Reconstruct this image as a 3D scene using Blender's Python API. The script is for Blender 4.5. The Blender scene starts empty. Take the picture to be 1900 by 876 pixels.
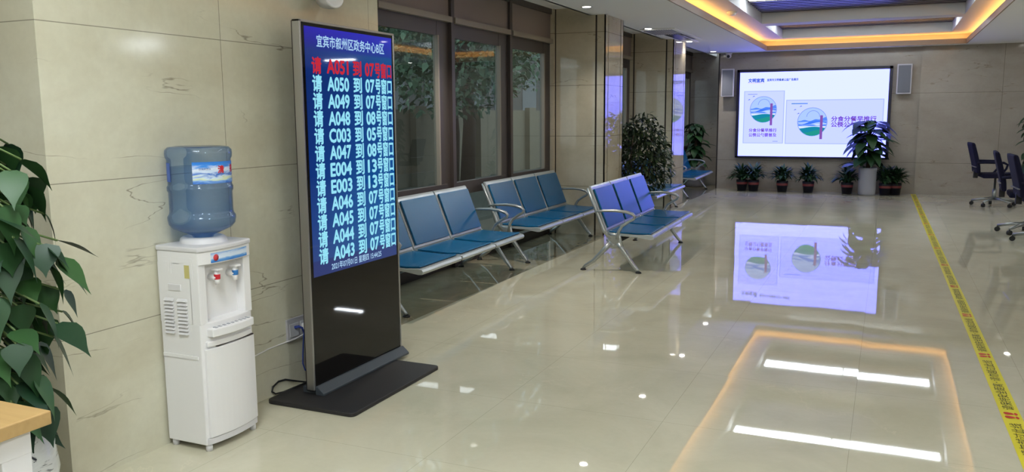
import bpy, bmesh, math, random
from mathutils import Vector, Matrix
random.seed(7)
sc = bpy.context.scene
PI = math.pi
# ------------------------------------------------------------------ camera
cam_d = bpy.data.cameras.new('camera'); cam = bpy.data.objects.new('camera', cam_d)
sc.collection.objects.link(cam); sc.camera = cam
cam_d.sensor_width = 36; cam_d.sensor_fit = 'HORIZONTAL'; cam_d.lens = 1550 / 1900 * 36
cam_d.clip_start = .05; cam_d.clip_end = 200
RW = ((0.91297314, -0.05213646, -0.40467498), (0.40796884, 0.13229847, 0.90335958), (-0.00643991, 0.98983782, -0.142055))
cam.matrix_world = Matrix(((RW[0][0], RW[0][1], -RW[0][2], 0), (RW[1][0], RW[1][1], -RW[1][2], 0),
                           (RW[2][0], RW[2][1], -RW[2][2], 1.4), (0, 0, 0, 1)))
# ------------------------------------------------------------------ world, exposure
E_SKY = 2.3
wd = bpy.data.worlds.new('world'); sc.world = wd; wd.use_nodes = True
wd.node_tree.nodes['Background'].inputs[0].default_value = (.75, .88, 1, 1)
wd.node_tree.nodes['Background'].inputs[1].default_value = E_SKY
vs = sc.view_settings; vs.view_transform = 'Standard'; vs.look = 'None'; vs.gamma = 1; vs.use_curve_mapping = False
vs.exposure = 0.0
sc.cycles.use_denoising = True
sc.cycles.sample_clamp_indirect = 6
sc.cycles.max_bounces = 10; sc.cycles.transparent_max_bounces = 24
# light strengths of the room's lamps and of the added fill panels
E_BAR, E_COVE, E_DOWN, E_LINEAR, E_SCREEN = (24.0, 30.0, 9.0, 12.0), 13.0, 36.0, 120.0, 1.0
E_FILL = (33.0, 60.0)
P_DOWN, P_RIGHT = 38.0, 1.2
ZC = 2.54                       # main ceiling height
# ------------------------------------------------------------------ materials
def srgb(r, g, b):
    f = lambda c: (c / 255 / 12.92) if c / 255 <= .04045 else ((c / 255 + .055) / 1.055) ** 2.4
    return (f(r), f(g), f(b), 1)
MATS = {}
def pmat(name, col, rough=.5, metal=0, spec=.5, **kw):
    if name in MATS: return MATS[name]
    m = bpy.data.materials.new(name); m.use_nodes = True; b = m.node_tree.nodes['Principled BSDF']
    b.inputs['Base Color'].default_value = col; b.inputs['Roughness'].default_value = rough
    b.inputs['Metallic'].default_value = metal; b.inputs['Specular IOR Level'].default_value = spec
    for k, v in kw.items(): b.inputs[k.replace('_', ' ')].default_value = v
    MATS[name] = m; return m
def emat(name, col, s):
    m = bpy.data.materials.new(name); m.use_nodes = True; nt = m.node_tree; nt.nodes.clear()
    o = nt.nodes.new('ShaderNodeOutputMaterial'); e = nt.nodes.new('ShaderNodeEmission')
    e.inputs[0].default_value = col; e.inputs[1].default_value = s; nt.links.new(e.outputs[0], o.inputs[0]); MATS[name] = m; return m
class NT:
    def __init__(s, m): s.nt = m.node_tree; s.n = s.nt.nodes; s.l = s.nt.links
    def add(s, t, **kw):
        n = s.n.new(t)
        for k, v in kw.items(): setattr(n, k, v)
        return n
    def val(s, sock, v):
        if hasattr(v, 'is_linked') or isinstance(v, bpy.types.NodeSocket): s.l.new(v, sock)
        else: sock.default_value = v
    def math(s, op, a, b=None, c=None, clamp=False):
        n = s.add('ShaderNodeMath', operation=op, use_clamp=clamp); s.val(n.inputs[0], a)
        if b is not None: s.val(n.inputs[1], b)
        if c is not None: s.val(n.inputs[2], c)
        return n.outputs[0]
    def mix(s, f, a, b, typ='MIX'):
        n = s.add('ShaderNodeMix', data_type='RGBA', blend_type=typ)
        s.val(n.inputs[0], f); s.val(n.inputs[6], a); s.val(n.inputs[7], b); return n.outputs[2]
    def noise(s, vec, scale, detail=4, rough=.5, dist=0):
        n = s.add('ShaderNodeTexNoise'); n.inputs['Scale'].default_value = scale; n.inputs['Detail'].default_value = detail
        n.inputs['Roughness'].default_value = rough; n.inputs['Distortion'].default_value = dist; s.l.new(vec, n.inputs['Vector']); return n.outputs[0]
    def ramp(s, f, stops):
        n = s.add('ShaderNodeValToRGB'); cr = n.color_ramp
        while len(cr.elements) < len(stops): cr.elements.new(.5)
        for e, (p, c) in zip(cr.elements, stops): e.position = p; e.color = c
        s.l.new(f, n.inputs[0]); return n.outputs[0]
    def maprange(s, v, a, b, c, d):
        n = s.add('ShaderNodeMapRange'); n.inputs[1].default_value = a; n.inputs[2].default_value = b; n.inputs[3].default_value = c; n.inputs[4].default_value = d
        s.l.new(v, n.inputs[0]); return n.outputs[0]
def marble(name, base, cloud, vein, zj=(), yj=(), xj=(), rough=.12, jw=.003, vein_amt=.75):
    m = bpy.data.materials.new(name); m.use_nodes = True; t = NT(m); b = t.n['Principled BSDF']
    P = t.add('ShaderNodeNewGeometry').outputs['Position']
    mp = t.add('ShaderNodeMapping'); mp.inputs['Scale'].default_value = (1, 1, 1.6); mp.inputs['Rotation'].default_value = (.35, .1, .2); t.l.new(P, mp.inputs[0])
    cl = t.noise(mp.outputs[0], 1.7, 6, .6, .4)
    col = t.mix(t.ramp(cl, [(.35, (0, 0, 0, 1)), (.7, (1, 1, 1, 1))]), base, cloud)
    fine = t.noise(P, 28, 3, .6)
    col = t.mix(t.math('MULTIPLY', fine, .16), col, vein)
    # thin irregular veins: a narrow band of a stretched noise, broken up by another
    mv = t.add('ShaderNodeMapping'); mv.inputs['Scale'].default_value = (.55, .55, 3.4); mv.inputs['Rotation'].default_value = (.10, .06, 0); t.l.new(P, mv.inputs[0])
    v = t.noise(mv.outputs[0], 1.25, 5, .50, .1)
    band = t.math('SUBTRACT', 1, t.math('MULTIPLY', t.math('ABSOLUTE', t.math('SUBTRACT', v, .5)), 210, clamp=True), clamp=True)
    brk = t.ramp(t.noise(P, 2.1, 3), [(.50, (0, 0, 0, 1)), (.60, (1, 1, 1, 1))])
    col = t.mix(t.math('MULTIPLY', t.math('MULTIPLY', band, brk), vein_amt), col, vein)
    sx = t.add('ShaderNodeSeparateXYZ'); t.l.new(P, sx.inputs[0]); j = None
    for ax, lst in ((2, zj), (1, yj), (0, xj)):
        for c in lst:
            k = t.math('COMPARE', sx.outputs[ax], c, jw); j = k if j is None else t.math('MAXIMUM', j, k)
    if j is not None: col = t.mix(t.math('MULTIPLY', j, .6), col, tuple(.35 * x for x in vein[:3]) + (1,))
    t.l.new(col, b.inputs['Base Color']); b.inputs['Roughness'].default_value = rough
    b.inputs['Specular IOR Level'].default_value = .5
    MATS[name] = m; return m
ZJ = (.575, 1.163, 1.75, 2.35)
M_wallA = marble('marble_cream', srgb(214, 211, 190), srgb(198, 192, 168), srgb(112, 98, 82), ZJ, (2.998, 4.2), (-3.9,), .10, .0018)
M_pill = marble('marble_pillar', srgb(204, 194, 172), srgb(186, 175, 152), srgb(110, 92, 72), ZJ, (), (), .045)
M_back = marble('marble_taupe', srgb(172, 165, 156), srgb(158, 150, 141), srgb(112, 94, 76), (.55, 1.75), (), (1.7, 3.0), .14)
M_groove = pmat('groove_dark', srgb(46, 38, 36), .4)
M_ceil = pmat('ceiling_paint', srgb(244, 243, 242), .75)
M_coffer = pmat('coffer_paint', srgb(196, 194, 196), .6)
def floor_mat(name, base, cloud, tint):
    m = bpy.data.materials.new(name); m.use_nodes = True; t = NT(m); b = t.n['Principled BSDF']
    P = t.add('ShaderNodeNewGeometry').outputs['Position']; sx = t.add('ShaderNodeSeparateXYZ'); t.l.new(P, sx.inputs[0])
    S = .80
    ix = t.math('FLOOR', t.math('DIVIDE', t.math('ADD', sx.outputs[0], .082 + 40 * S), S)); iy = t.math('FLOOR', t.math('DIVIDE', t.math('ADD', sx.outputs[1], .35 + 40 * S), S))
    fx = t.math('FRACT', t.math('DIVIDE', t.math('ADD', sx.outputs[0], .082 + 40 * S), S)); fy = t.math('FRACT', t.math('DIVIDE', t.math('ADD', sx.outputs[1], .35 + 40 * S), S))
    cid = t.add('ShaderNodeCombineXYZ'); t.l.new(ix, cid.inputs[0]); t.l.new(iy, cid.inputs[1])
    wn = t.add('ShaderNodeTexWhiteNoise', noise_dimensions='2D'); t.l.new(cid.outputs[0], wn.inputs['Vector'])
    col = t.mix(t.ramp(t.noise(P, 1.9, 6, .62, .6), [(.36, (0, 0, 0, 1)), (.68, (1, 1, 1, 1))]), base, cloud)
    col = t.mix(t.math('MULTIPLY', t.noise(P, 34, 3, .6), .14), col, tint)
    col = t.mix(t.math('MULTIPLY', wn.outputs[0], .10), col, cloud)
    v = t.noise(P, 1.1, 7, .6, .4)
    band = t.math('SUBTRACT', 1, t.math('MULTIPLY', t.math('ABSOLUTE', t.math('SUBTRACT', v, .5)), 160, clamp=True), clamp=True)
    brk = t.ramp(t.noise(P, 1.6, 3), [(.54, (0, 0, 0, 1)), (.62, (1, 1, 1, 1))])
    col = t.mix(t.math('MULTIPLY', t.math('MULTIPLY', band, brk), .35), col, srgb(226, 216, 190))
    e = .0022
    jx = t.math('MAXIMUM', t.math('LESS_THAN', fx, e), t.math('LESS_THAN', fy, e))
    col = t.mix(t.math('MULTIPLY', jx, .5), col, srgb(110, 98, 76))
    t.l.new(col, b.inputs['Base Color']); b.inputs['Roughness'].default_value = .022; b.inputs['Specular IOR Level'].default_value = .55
    # every tile lies a hair out of level, with a faint waviness of the polish
    vm = t.add('ShaderNodeVectorMath', operation='SUBTRACT'); t.l.new(wn.outputs['Color'], vm.inputs[0]); vm.inputs[1].default_value = (.5, .5, .5)
    wv = t.add('ShaderNodeTexNoise'); wv.inputs['Scale'].default_value = 3.2; wv.inputs['Detail'].default_value = 2; t.l.new(P, wv.inputs['Vector'])
    wm = t.add('ShaderNodeVectorMath', operation='SUBTRACT'); t.l.new(wv.outputs['Color'], wm.inputs[0]); wm.inputs[1].default_value = (.5, .5, .5)
    s1 = t.add('ShaderNodeVectorMath', operation='MULTIPLY'); t.l.new(vm.outputs[0], s1.inputs[0]); s1.inputs[1].default_value = (.0032, .0032, 0)
    s2 = t.add('ShaderNodeVectorMath', operation='MULTIPLY'); t.l.new(wm.outputs[0], s2.inputs[0]); s2.inputs[1].default_value = (.0022, .0022, 0)
    a1 = t.add('ShaderNodeVectorMath', operation='ADD'); t.l.new(s1.outputs[0], a1.inputs[0]); t.l.new(s2.outputs[0], a1.inputs[1])
    a2 = t.add('ShaderNodeVectorMath', operation='ADD'); t.l.new(a1.outputs[0], a2.inputs[0]); a2.inputs[1].default_value = (0, 0, 1)
    nz = t.add('ShaderNodeVectorMath', operation='NORMALIZE'); t.l.new(a2.outputs[0], nz.inputs[0]); t.l.new(nz.outputs[0], b.inputs['Normal'])
    MATS[name] = m; return m
M_floor = floor_mat('floor_tile', srgb(210, 205, 182), srgb(196, 191, 168), srgb(154, 146, 124))
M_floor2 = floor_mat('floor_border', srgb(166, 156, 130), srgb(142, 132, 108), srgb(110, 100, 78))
M_white = pmat('white_plastic', srgb(232, 230, 230), .35)
M_white2 = pmat('white_plastic_dim', srgb(214, 212, 214), .4)
M_black = pmat('black_plastic', srgb(24, 23, 24), .45)
M_blackgl = pmat('black_glass', srgb(16, 14, 13), .02, spec=.42)
M_silver = pmat('silver_trim', srgb(172, 170, 168), .3, .85)
M_chrome = pmat('cast_aluminium', srgb(168, 172, 172), .32, .8)
M_steel = pmat('seat_steel', srgb(186, 192, 194), .34, .55)
M_pad = pmat('teal_pad', srgb(0, 88, 132), .26, spec=.32)
M_frame = pmat('window_frame', srgb(70, 62, 60), .45)
M_panel = pmat('spandrel_panel', srgb(136, 122, 118), .5)
M_rail = pmat('window_rail', srgb(140, 130, 118), .4)
M_rubber = pmat('rubber', srgb(18, 18, 20), .6)
M_navy = pmat('office_chair_fabric', srgb(20, 20, 48), .8, spec=.25)
M_soil = pmat('soil', srgb(40, 32, 26), .9)
M_bark = pmat('bark', srgb(74, 58, 44), .85)
def leaf_mat(name, a, b2, rough=.4, spec=.3):
    m = bpy.data.materials.new(name); m.use_nodes = True; t = NT(m); b = t.n['Principled BSDF']
    r = t.add('ShaderNodeNewGeometry').outputs['Random Per Island']
    t.l.new(t.mix(r, a, b2), b.inputs['Base Color']); b.inputs['Roughness'].default_value = rough; b.inputs['Specular IOR Level'].default_value = spec; MATS[name] = m; return m
M_leafbig = leaf_mat('leaf_pothos', srgb(26, 52, 34), srgb(50, 84, 42), .45)
M_leaf = leaf_mat('leaf_dark', srgb(26, 54, 34), srgb(50, 84, 46), .5)
M_leaftree = leaf_mat('leaf_small', srgb(26, 42, 26), srgb(62, 78, 48), .45)
M_leafout = leaf_mat('leaf_outdoor', srgb(60, 84, 62), srgb(120, 148, 120), .5)
# ------------------------------------------------------------------ mesh helper
class MB:
    def __init__(s): s.bm = bmesh.new()
    def box(s, x0, x1, y0, y1, z0, z1, mi=0, bev=0):
        b = bmesh.new(); r = bmesh.ops.create_cube(b, size=1)
        for v in b.verts: v.co = Vector(((x0 + x1) / 2 + v.co.x * (x1 - x0), (y0 + y1) / 2 + v.co.y * (y1 - y0), (z0 + z1) / 2 + v.co.z * (z1 - z0)))
        if bev: bmesh.ops.bevel(b, geom=b.edges[:], offset=bev, segments=2, affect='EDGES', profile=.5)
        for f in b.faces: f.material_index = mi
        return s.merge(b)
    def merge(s, b, mtx=None):
        if mtx is not None: bmesh.ops.transform(b, matrix=mtx, verts=b.verts[:])
        me = bpy.data.meshes.new('tmp'); b.to_mesh(me); b.free(); s.bm.from_mesh(me); bpy.data.meshes.remove(me); return s
    def prism(s, poly, axis, a, c, mi=0, bev=0):
        """poly in the two other axes (cyclic order), extruded along axis from a to c"""
        b = bmesh.new()
        def pt(p, h):
            q = [p[0], p[1]]; q.insert(axis, h); return q
        A = [b.verts.new(pt(p, a)) for p in poly]; C = [b.verts.new(pt(p, c)) for p in poly]; n = len(poly)
        b.faces.new(A); b.faces.new(C[::-1])
        for i in range(n): b.faces.new((A[i], C[i], C[(i + 1) % n], A[(i + 1) % n]))
        bmesh.ops.recalc_face_normals(b, faces=b.faces[:])
        if bev: bmesh.ops.bevel(b, geom=b.edges[:], offset=bev, segments=2, affect='EDGES', profile=.5)
        for f in b.faces: f.material_index = mi
        return s.merge(b)
    def tube(s, pts, r, seg=8, mi=0, cap=True, flat=None):
        """sweep a circle (or flattened ellipse) along pts; r number or list"""
        pts = [Vector(p) for p in pts]; n = len(pts); R = r if isinstance(r, (list, tuple)) else [r] * n
        b = s.bm; rings = []; up = None
        for i, p in enumerate(pts):
            d = (pts[min(i + 1, n - 1)] - pts[max(i - 1, 0)]).normalized()
            if up is None:
                up = Vector((0, 0, 1)) if abs(d.z) < .9 else Vector((1, 0, 0))
            u = d.cross(up).normalized(); up = u.cross(d).normalized()
            fx, fy = flat if flat else (1, 1)
            rings.append([b.verts.new(p + (u * math.cos(2 * PI * k / seg) * fx + up * math.sin(2 * PI * k / seg) * fy) * R[i]) for k in range(seg)])
        for i in range(n - 1):
            for k in range(seg):
                f = b.faces.new((rings[i][k], rings[i][(k + 1) % seg], rings[i + 1][(k + 1) % seg], rings[i + 1][k])); f.smooth = True; f.material_index = mi
        if cap:
            f = b.faces.new(rings[0][::-1]); f.material_index = mi; f = b.faces.new(rings[-1]); f.material_index = mi
        return s
    def lathe(s, prof, c=(0, 0, 0), seg=32, mi=0, smooth=True):
        """prof: list of (r, z) about the vertical axis at c"""
        b = s.bm; rings = []
        for r, z in prof:
            if r < 1e-5: rings.append([b.verts.new((c[0], c[1], c[2] + z))])
            else: rings.append([b.verts.new((c[0] + r * math.cos(2 * PI * k / seg), c[1] + r * math.sin(2 * PI * k / seg), c[2] + z)) for k in range(seg)])
        for A, C in zip(rings, rings[1:]):
            for k in range(seg):
                k2 = (k + 1) % seg
                if len(A) == 1 and len(C) == 1: continue
                q = (A[0], C[k2], C[k]) if len(A) == 1 else ((A[k], A[k2], C[0]) if len(C) == 1 else (A[k], A[k2], C[k2], C[k]))
                f = b.faces.new(q); f.smooth = smooth; f.material_index = mi
        return s
    def leaf(s, p, d, n, L, W, bend=.3, prof=(.05, .62, 1, .82, .45, 0), fold=.15, mi=0):
        """one leaf blade from p along d; n is roughly its upper normal"""
        d = Vector(d).normalized(); n = Vector(n); w = d.cross(n)
        if w.length < 1e-4: w = d.cross(Vector((.3, .9, .1)))
        w.normalize(); n = w.cross(d).normalized(); p = Vector(p); b = s.bm; rows = []; m = len(prof); q = p.copy()
        for i, k in enumerate(prof):
            a = bend * i / (m - 1)
            if i: q = q + (d * math.cos(a) - n * math.sin(a)) * (L / (m - 1))
            hw = W * .5 * k; up = n * (hw * fold)
            rows.append((b.verts.new(q),) if hw < 1e-6 else (b.verts.new(q - w * hw + up), b.verts.new(q), b.verts.new(q + w * hw + up)))
        for A, C in zip(rows, rows[1:]):
            if len(A) == 1 and len(C) == 1: continue
            if len(C) == 1: fs = [(A[0], A[1], C[0]), (A[1], A[2], C[0])]
            elif len(A) == 1: fs = [(A[0], C[1], C[0]), (A[0], C[2], C[1])]
            else: fs = [(A[0], A[1], C[1], C[0]), (A[1], A[2], C[2], C[1])]
            for f in fs: g = b.faces.new(f); g.smooth = True; g.material_index = mi
        return s
    def build(s, name, mats, parent=None, loc=None, normals=True):
        me = bpy.data.meshes.new(name)
        if normals: bmesh.ops.recalc_face_normals(s.bm, faces=s.bm.faces[:])
        s.bm.to_mesh(me); s.bm.free()
        for m in (mats if isinstance(mats, (list, tuple)) else [mats]): me.materials.append(m)
        o = bpy.data.objects.new(name, me); sc.collection.objects.link(o)
        if parent: o.parent = parent
        if loc: o.location = loc
        return o
def thing(name, label, cat, loc=(0, 0, 0), rz=0, group=None):
    o = bpy.data.objects.new(name, None); sc.collection.objects.link(o); o.location = loc; o.rotation_euler = (0, 0, rz)
    o.empty_display_size = .1; return tag(o, label, cat, group)
def tag(o, label, cat, group=None):
    o['label'] = label; o['category'] = cat
    if group: o['group'] = group
    return o
def struct(o): o['kind'] = 'structure'; return o
def dup(root, loc, rz, label, group=None):
    r = root.copy(); sc.collection.objects.link(r); r.location = loc; r.rotation_euler = (0, 0, rz); r['label'] = label
    if group: r['group'] = group
    for ch in list(root.children):
        c = ch.copy(); sc.collection.objects.link(c); c.parent = r
        for g in list(ch.children):
            d = g.copy(); sc.collection.objects.link(d); d.parent = c
    return r
def text_mesh(body, size, bold=0, sx=1.0, align='LEFT', extr=0):
    cu = bpy.data.curves.new('txt', 'FONT'); cu.body = body; cu.size = size; cu.align_x = align; cu.resolution_u = 3
    o = bpy.data.objects.new('txt', cu); sc.collection.objects.link(o)
    dg = bpy.context.evaluated_depsgraph_get(); me = bpy.data.meshes.new_from_object(o.evaluated_get(dg))
    bpy.data.objects.remove(o); bpy.data.curves.remove(cu)
    if bold:                                   # heavier strokes: the outline repeated with a slight spread
        b = bmesh.new()
        for k, (dx, dy) in enumerate(((0, 0), (1, 0), (-1, 0), (0, 1), (0, -1), (.7, .7), (-.7, -.7))):
            m2 = me.copy(); m2.transform(Matrix.Translation((dx * bold, dy * bold, k * .00004))); b.from_mesh(m2); bpy.data.meshes.remove(m2)
        b.to_mesh(me); b.free()
    for v in me.vertices: v.co.x *= sx
    return me
def text(name, body, size, mat, parent, mtx, bold=0, sx=1.0, align='LEFT', width=None):
    me = text_mesh(body, size, bold, sx, align)
    if width:
        xs = [v.co.x for v in me.vertices]; k = width / (max(xs) - min(xs)); x0 = min(xs)
        for v in me.vertices: v.co.x = (v.co.x - x0) * k
    me.transform(mtx); me.materials.clear(); me.materials.append(mat); me.name = name
    o = bpy.data.objects.new(name, me); sc.collection.objects.link(o); o.parent = parent; return o
def FX(x, y, z): return Matrix(((0, 0, 1, x), (1, 0, 0, y), (0, 1, 0, z), (0, 0, 0, 1)))      # on a face that looks along +X
def FY(x, y, z): return Matrix(((1, 0, 0, x), (0, 0, -1, y), (0, 1, 0, z), (0, 0, 0, 1)))     # on a face that looks along -Y

# ================================================================== SETTING
XL, XR, YN = -5.2, 7.2, -4.5
YB = 16.25
struct(MB().box(-2.95, XR, YN, YB + .9, -.1, 0).box(XL, -2.95, YN, 4.3, -.1, 0).build('floor', M_floor))
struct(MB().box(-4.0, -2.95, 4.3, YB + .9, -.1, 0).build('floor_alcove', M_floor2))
# main ceiling slab around the long cove opening
CX0, CX1, CY0, CY1 = -2.07, 1.10, 2.6, 15.88
c = MB()
T = .05
c.box(-3.2, CX0, 4.3, YB, ZC, ZC + T).box(XL, CX0, YN, 4.3, ZC, ZC + T).box(CX1, XR, YN, YB, ZC, ZC + T)
c.box(CX0, CX1, YN, CY0, ZC, ZC + T).box(CX0, CX1, CY1, YB, ZC, ZC + T)
c.box(-4.0, -3.2, 4.3, YB + .9, 2.63, 2.70).box(-3.2, -3.17, 4.3, YB + .9, ZC, 2.70)
struct(c.build('ceiling', M_ceil))
# raised ring of the cove, coffer bays and beams
ZR, ZT = 2.72, 2.86
IX0, IX1 = -1.78, .86
BAYS = [(13.38, 15.62), (9.85, 13.02), (6.3, 9.5), (2.95, 5.95)]
c = MB()
c.box(CX0 - .2, IX0, CY0 - .2, YB - .06, ZR, ZR + .04).box(IX1, CX1 + .2, CY0 - .2, YB - .06, ZR, ZR + .04)
c.box(IX0, IX1, 15.62, YB - .06, ZR, ZR + .04).box(IX0, IX1, CY0 - .2, 2.95, ZR, ZR + .04)
c.box(CX0 - .24, CX0 - .2, CY0 - .24, YB - .02, ZC + T, ZR).box(CX1 + .2, CX1 + .24, CY0 - .24, YB - .02, ZC + T, ZR)
c.box(CX0 - .2, CX1 + .2, CY0 - .24, CY0 - .2, ZC + T, ZR).box(CX0 - .2, CX1 + .2, YB - .06, YB - .02, ZC + T, ZR)
for (y0, y1) in ((13.02, 13.38), (9.5, 9.85), (5.95, 6.3)): c.box(IX0, IX1, y0, y1, ZR, ZT + .10)
c.box(IX0 - .03, IX0, 2.95, 15.62, ZR + .04, 3.1).box(IX1, IX1 + .03, 2.95, 15.62, ZR + .04, 3.1)
c.box(IX0, IX1, 15.62, 15.65, ZR + .04, 3.1).box(IX0, IX1, 2.92, 2.95, ZR + .04, 3.1)
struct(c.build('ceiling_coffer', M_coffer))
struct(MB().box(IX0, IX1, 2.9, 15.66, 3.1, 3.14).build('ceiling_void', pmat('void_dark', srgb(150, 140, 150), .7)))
lip = MB()
for (x0, x1, y0, y1) in ((CX0 - .012, CX0 + .004, CY0, CY1), (CX1 - .004, CX1 + .012, CY0, CY1)): lip.box(x0, x1, y0, y1, ZC - .004, ZC + T + .03)
lip.box(CX0, CX1, CY1 - .004, CY1 + .012, ZC - .004, ZC + T + .03).box(CX0, CX1, CY0 - .012, CY0 + .004, ZC - .004, ZC + T + .03)
struct(lip.build('trim_1', pmat('lip_trim', srgb(150, 128, 108), .5)))
# warm light strips lying on the ledge behind the lip
M_cove = emat('cove_led', (1.0, .47, .10, 1), E_COVE)
for nm, bx in (('left', (CX0 - .12, CX0 - .08, CY0, CY1 + .05)), ('right', (CX1 + .08, CX1 + .12, CY0, CY1 + .05)), ('far', (CX0 - .05, CX1 + .05, CY1 + .10, CY1 + .14)), ('near', (CX0 - .05, CX1 + .05, CY0 - .12, CY0 - .08))):
    o = MB().box(bx[0], bx[1], bx[2], bx[3], ZC + T + .002, ZC + T + .02).build('led_strip', M_cove)
    tag(o, 'warm amber light strip hidden on the %s ledge of the ceiling cove' % nm, 'light strip')
# dark slats of each bay
M_slat = pmat('slat_dark', srgb(58, 48, 58), .3)
for bi, (y0, y1) in enumerate(BAYS):
    m = MB(); yc = (14.46, 11.32, 7.9, 4.45)[bi]; n = int((y1 - y0) / .17)
    for k in range(n):
        y = y0 + .07 + k * (y1 - y0 - .04) / n
        if abs(y - yc) < .20: continue
        m.box(IX0 + .01, IX1 - .01, y - .045, y + .045, ZT, ZT + .03)
    o = m.build('ceiling_louver', M_slat)
    tag(o, ['dark ceiling slats in the coffer bay farthest down the hall, by the screen', 'dark ceiling slats in the second coffer bay from the screen', 'dark ceiling slats in the third coffer bay from the screen', 'dark ceiling slats in the coffer bay nearest the viewer'][bi], 'louver', 'dark slats of the ceiling coffers')
    root = thing('light_panel', ['long white light bar in the coffer bay farthest down the hall', 'long white light bar in the second coffer bay from the screen', 'long white light bar in the third coffer bay from the screen', 'long white light bar in the coffer bay nearest the viewer'][bi], 'lamp', ((IX0 + IX1) / 2, yc, ZT - .01), 0, 'white light bars of the ceiling coffers')
    MB().box(-1.29, 1.29, -.14, .14, .022, .06).build('housing', M_coffer, root)
    for (a, b_) in ((-1.26, -.03), (-.008, 1.26)):
        dm = MB()
        for (ya, yb) in (((-.085, .085),) if bi else ((-.13, -.105), (-.015, .010), (.105, .13))): dm.box(a, b_, ya, yb, 0, .022)
        dm.build('diffuser', emat('bar_light_%d' % bi, (.86, .95, 1, 1), E_BAR[bi]) if 'bar_light_%d' % bi not in MATS else MATS['bar_light_%d' % bi], root)
# walls
w = MB().box(-4.2, -2.785, 2.085, 4.30, 0, ZC).box(XL, -4.2, 2.085, 2.4, 0, ZC); struct(w.build('wall_left', M_wallA))
struct(MB().box(XL - .1, XL, YN, 2.4, 0, ZC + .1).build('wall_side', M_back))
struct(MB().box(XL, XR, YN - .1, YN, 0, ZC + .1).build('wall_near', M_back))
struct(MB().box(XR, XR + .1, YN, YB + .1, 0, ZC + .1).build('wall_right', M_back))
struct(MB().box(-2.98, .46, YB, YB + .12, 0, ZC + .2).box(.46, XR, YB - .05, YB + .12, 0, ZC + .2).build('wall_back', M_back))
# marble pillars with dark recessed grooves
def pillar(x0, x1, y0, y1):
    m = MB(); e = .012; g = .022; z1 = 2.70 if x1 < -2.9 else ZC
    m.box(x0 + e, x1 - e, y0 + e, y1 - e, 0, z1, 1)
    xs = [x0, x0 + .075, x0 + .075 + g, x1 - .10 - g, x1 - .10, x1]
    ys = [y0, y0 + .10, y0 + .10 + g, y1 - .10 - g, y1 - .10, y1]
    for i in (0, 2, 4):
        m.box(xs[i], xs[i + 1], y0, y0 + e + .002, 0, z1)
        m.box(x1 - e - .002, x1, ys[i], ys[i + 1], 0, z1)
        m.box(xs[i], xs[i + 1], y1 - e - .002, y1, 0, z1)
    return struct(m.build('wall_pillar', [M_pill, M_groove]))
pillar(-3.70, -3.0, 9.34, 10.05)
pillar(-3.70, -3.0, 12.68, 13.50)
struct(MB().box(-3.9, -2.86, YB + .8, YB + .9, 0, 2.7).box(-2.98, -2.86, YB + .12, YB + .8, 0, 2.7).build('wall_back_alcove', M_back))
struct(MB().box(-2.983, -2.96, YB - .004, YB + .02, 0, ZC).build('trim_2', M_groove))
# curtain wall windows of the first alcove (plane x = -3.65) and of the two behind
M_glass = bpy.data.materials.new('tinted_glass'); M_glass.use_nodes = True
t = NT(M_glass); t.n.remove(t.n['Principled BSDF'])
gl = t.add('ShaderNodeBsdfGlossy'); gl.inputs['Roughness'].default_value = .01; gl.inputs['Color'].default_value = (.95, .95, .95, 1)
tr = t.add('ShaderNodeBsdfTransparent'); tr.inputs[0].default_value = (.68, .73, .72, 1)
fr = t.add('ShaderNodeFresnel'); fr.inputs[0].default_value = 1.7
bf = t.add('ShaderNodeNewGeometry').outputs['Backfacing']
mx = t.add('ShaderNodeMixShader'); t.l.new(t.math('MULTIPLY', fr.outputs[0], t.math('SUBTRACT', 1, bf)), mx.inputs[0]); t.l.new(tr.outputs[0], mx.inputs[1]); t.l.new(gl.outputs[0], mx.inputs[2])
t.l.new(mx.outputs[0], t.n['Material Output'].inputs[0])
XW = -3.65
def window(idx, y0, y1, post=True):
    f = MB(); x0, x1 = XW - .06, XW
    # posts, head band, sill rail
    f.box(x0 - .06, x1 + .015, y0 - .03, y0 + .03, 0, 2.63)
    f.box(x0, x1 - .012, y0, y1, 2.28, 2.63, 1)
    f.box(x0, x1 + .028, y0 + .03, y1 - .03, 2.235, 2.285, 2)
    f.box(x0, x1 + .01, y0 + .03, y1 - .03, 2.57, 2.63)
    # opening sash: narrow left stile, wide right stile, head and bottom rail
    f.box(x0, x1 - .02, y0 + .03, y0 + .07, .67, 2.235).box(x0, x1 - .02, y1 - .24, y1 - .03, .67, 2.235)
    f.box(x0, x1 - .022, y0 + .07, y1 - .24, 2.11, 2.235)
    f.box(x0, x1 + .004, y0 + .05, y1 - .12, .67, .79)
    f.box(x0 + .01, x1 + .002, y1 - .262, y1 - .24, .79, 2.11, 2)
    f.box(x0, x1 - .02, y0 + .03, y1 - .03, .0, .10)
    o = struct(f.build('window_%d' % idx, [M_frame, M_panel, M_rail]))
    MB().box(XW - .036, XW - .030, y0 + .03, y1 - .03, .79, 2.15).box(XW - .036, XW - .030, y0 + .03, y1 - .03, .10, .67).build('glass_pane', M_glass, o)
    return o
for i, (a, b_) in enumerate(((4.34, 5.58), (5.58, 6.84), (6.84, 8.13), (8.13, 9.34), (10.05, 11.36), (11.36, 12.68), (13.50, 14.85), (14.85, 17.05))): window(i + 1, a, b_)
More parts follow.
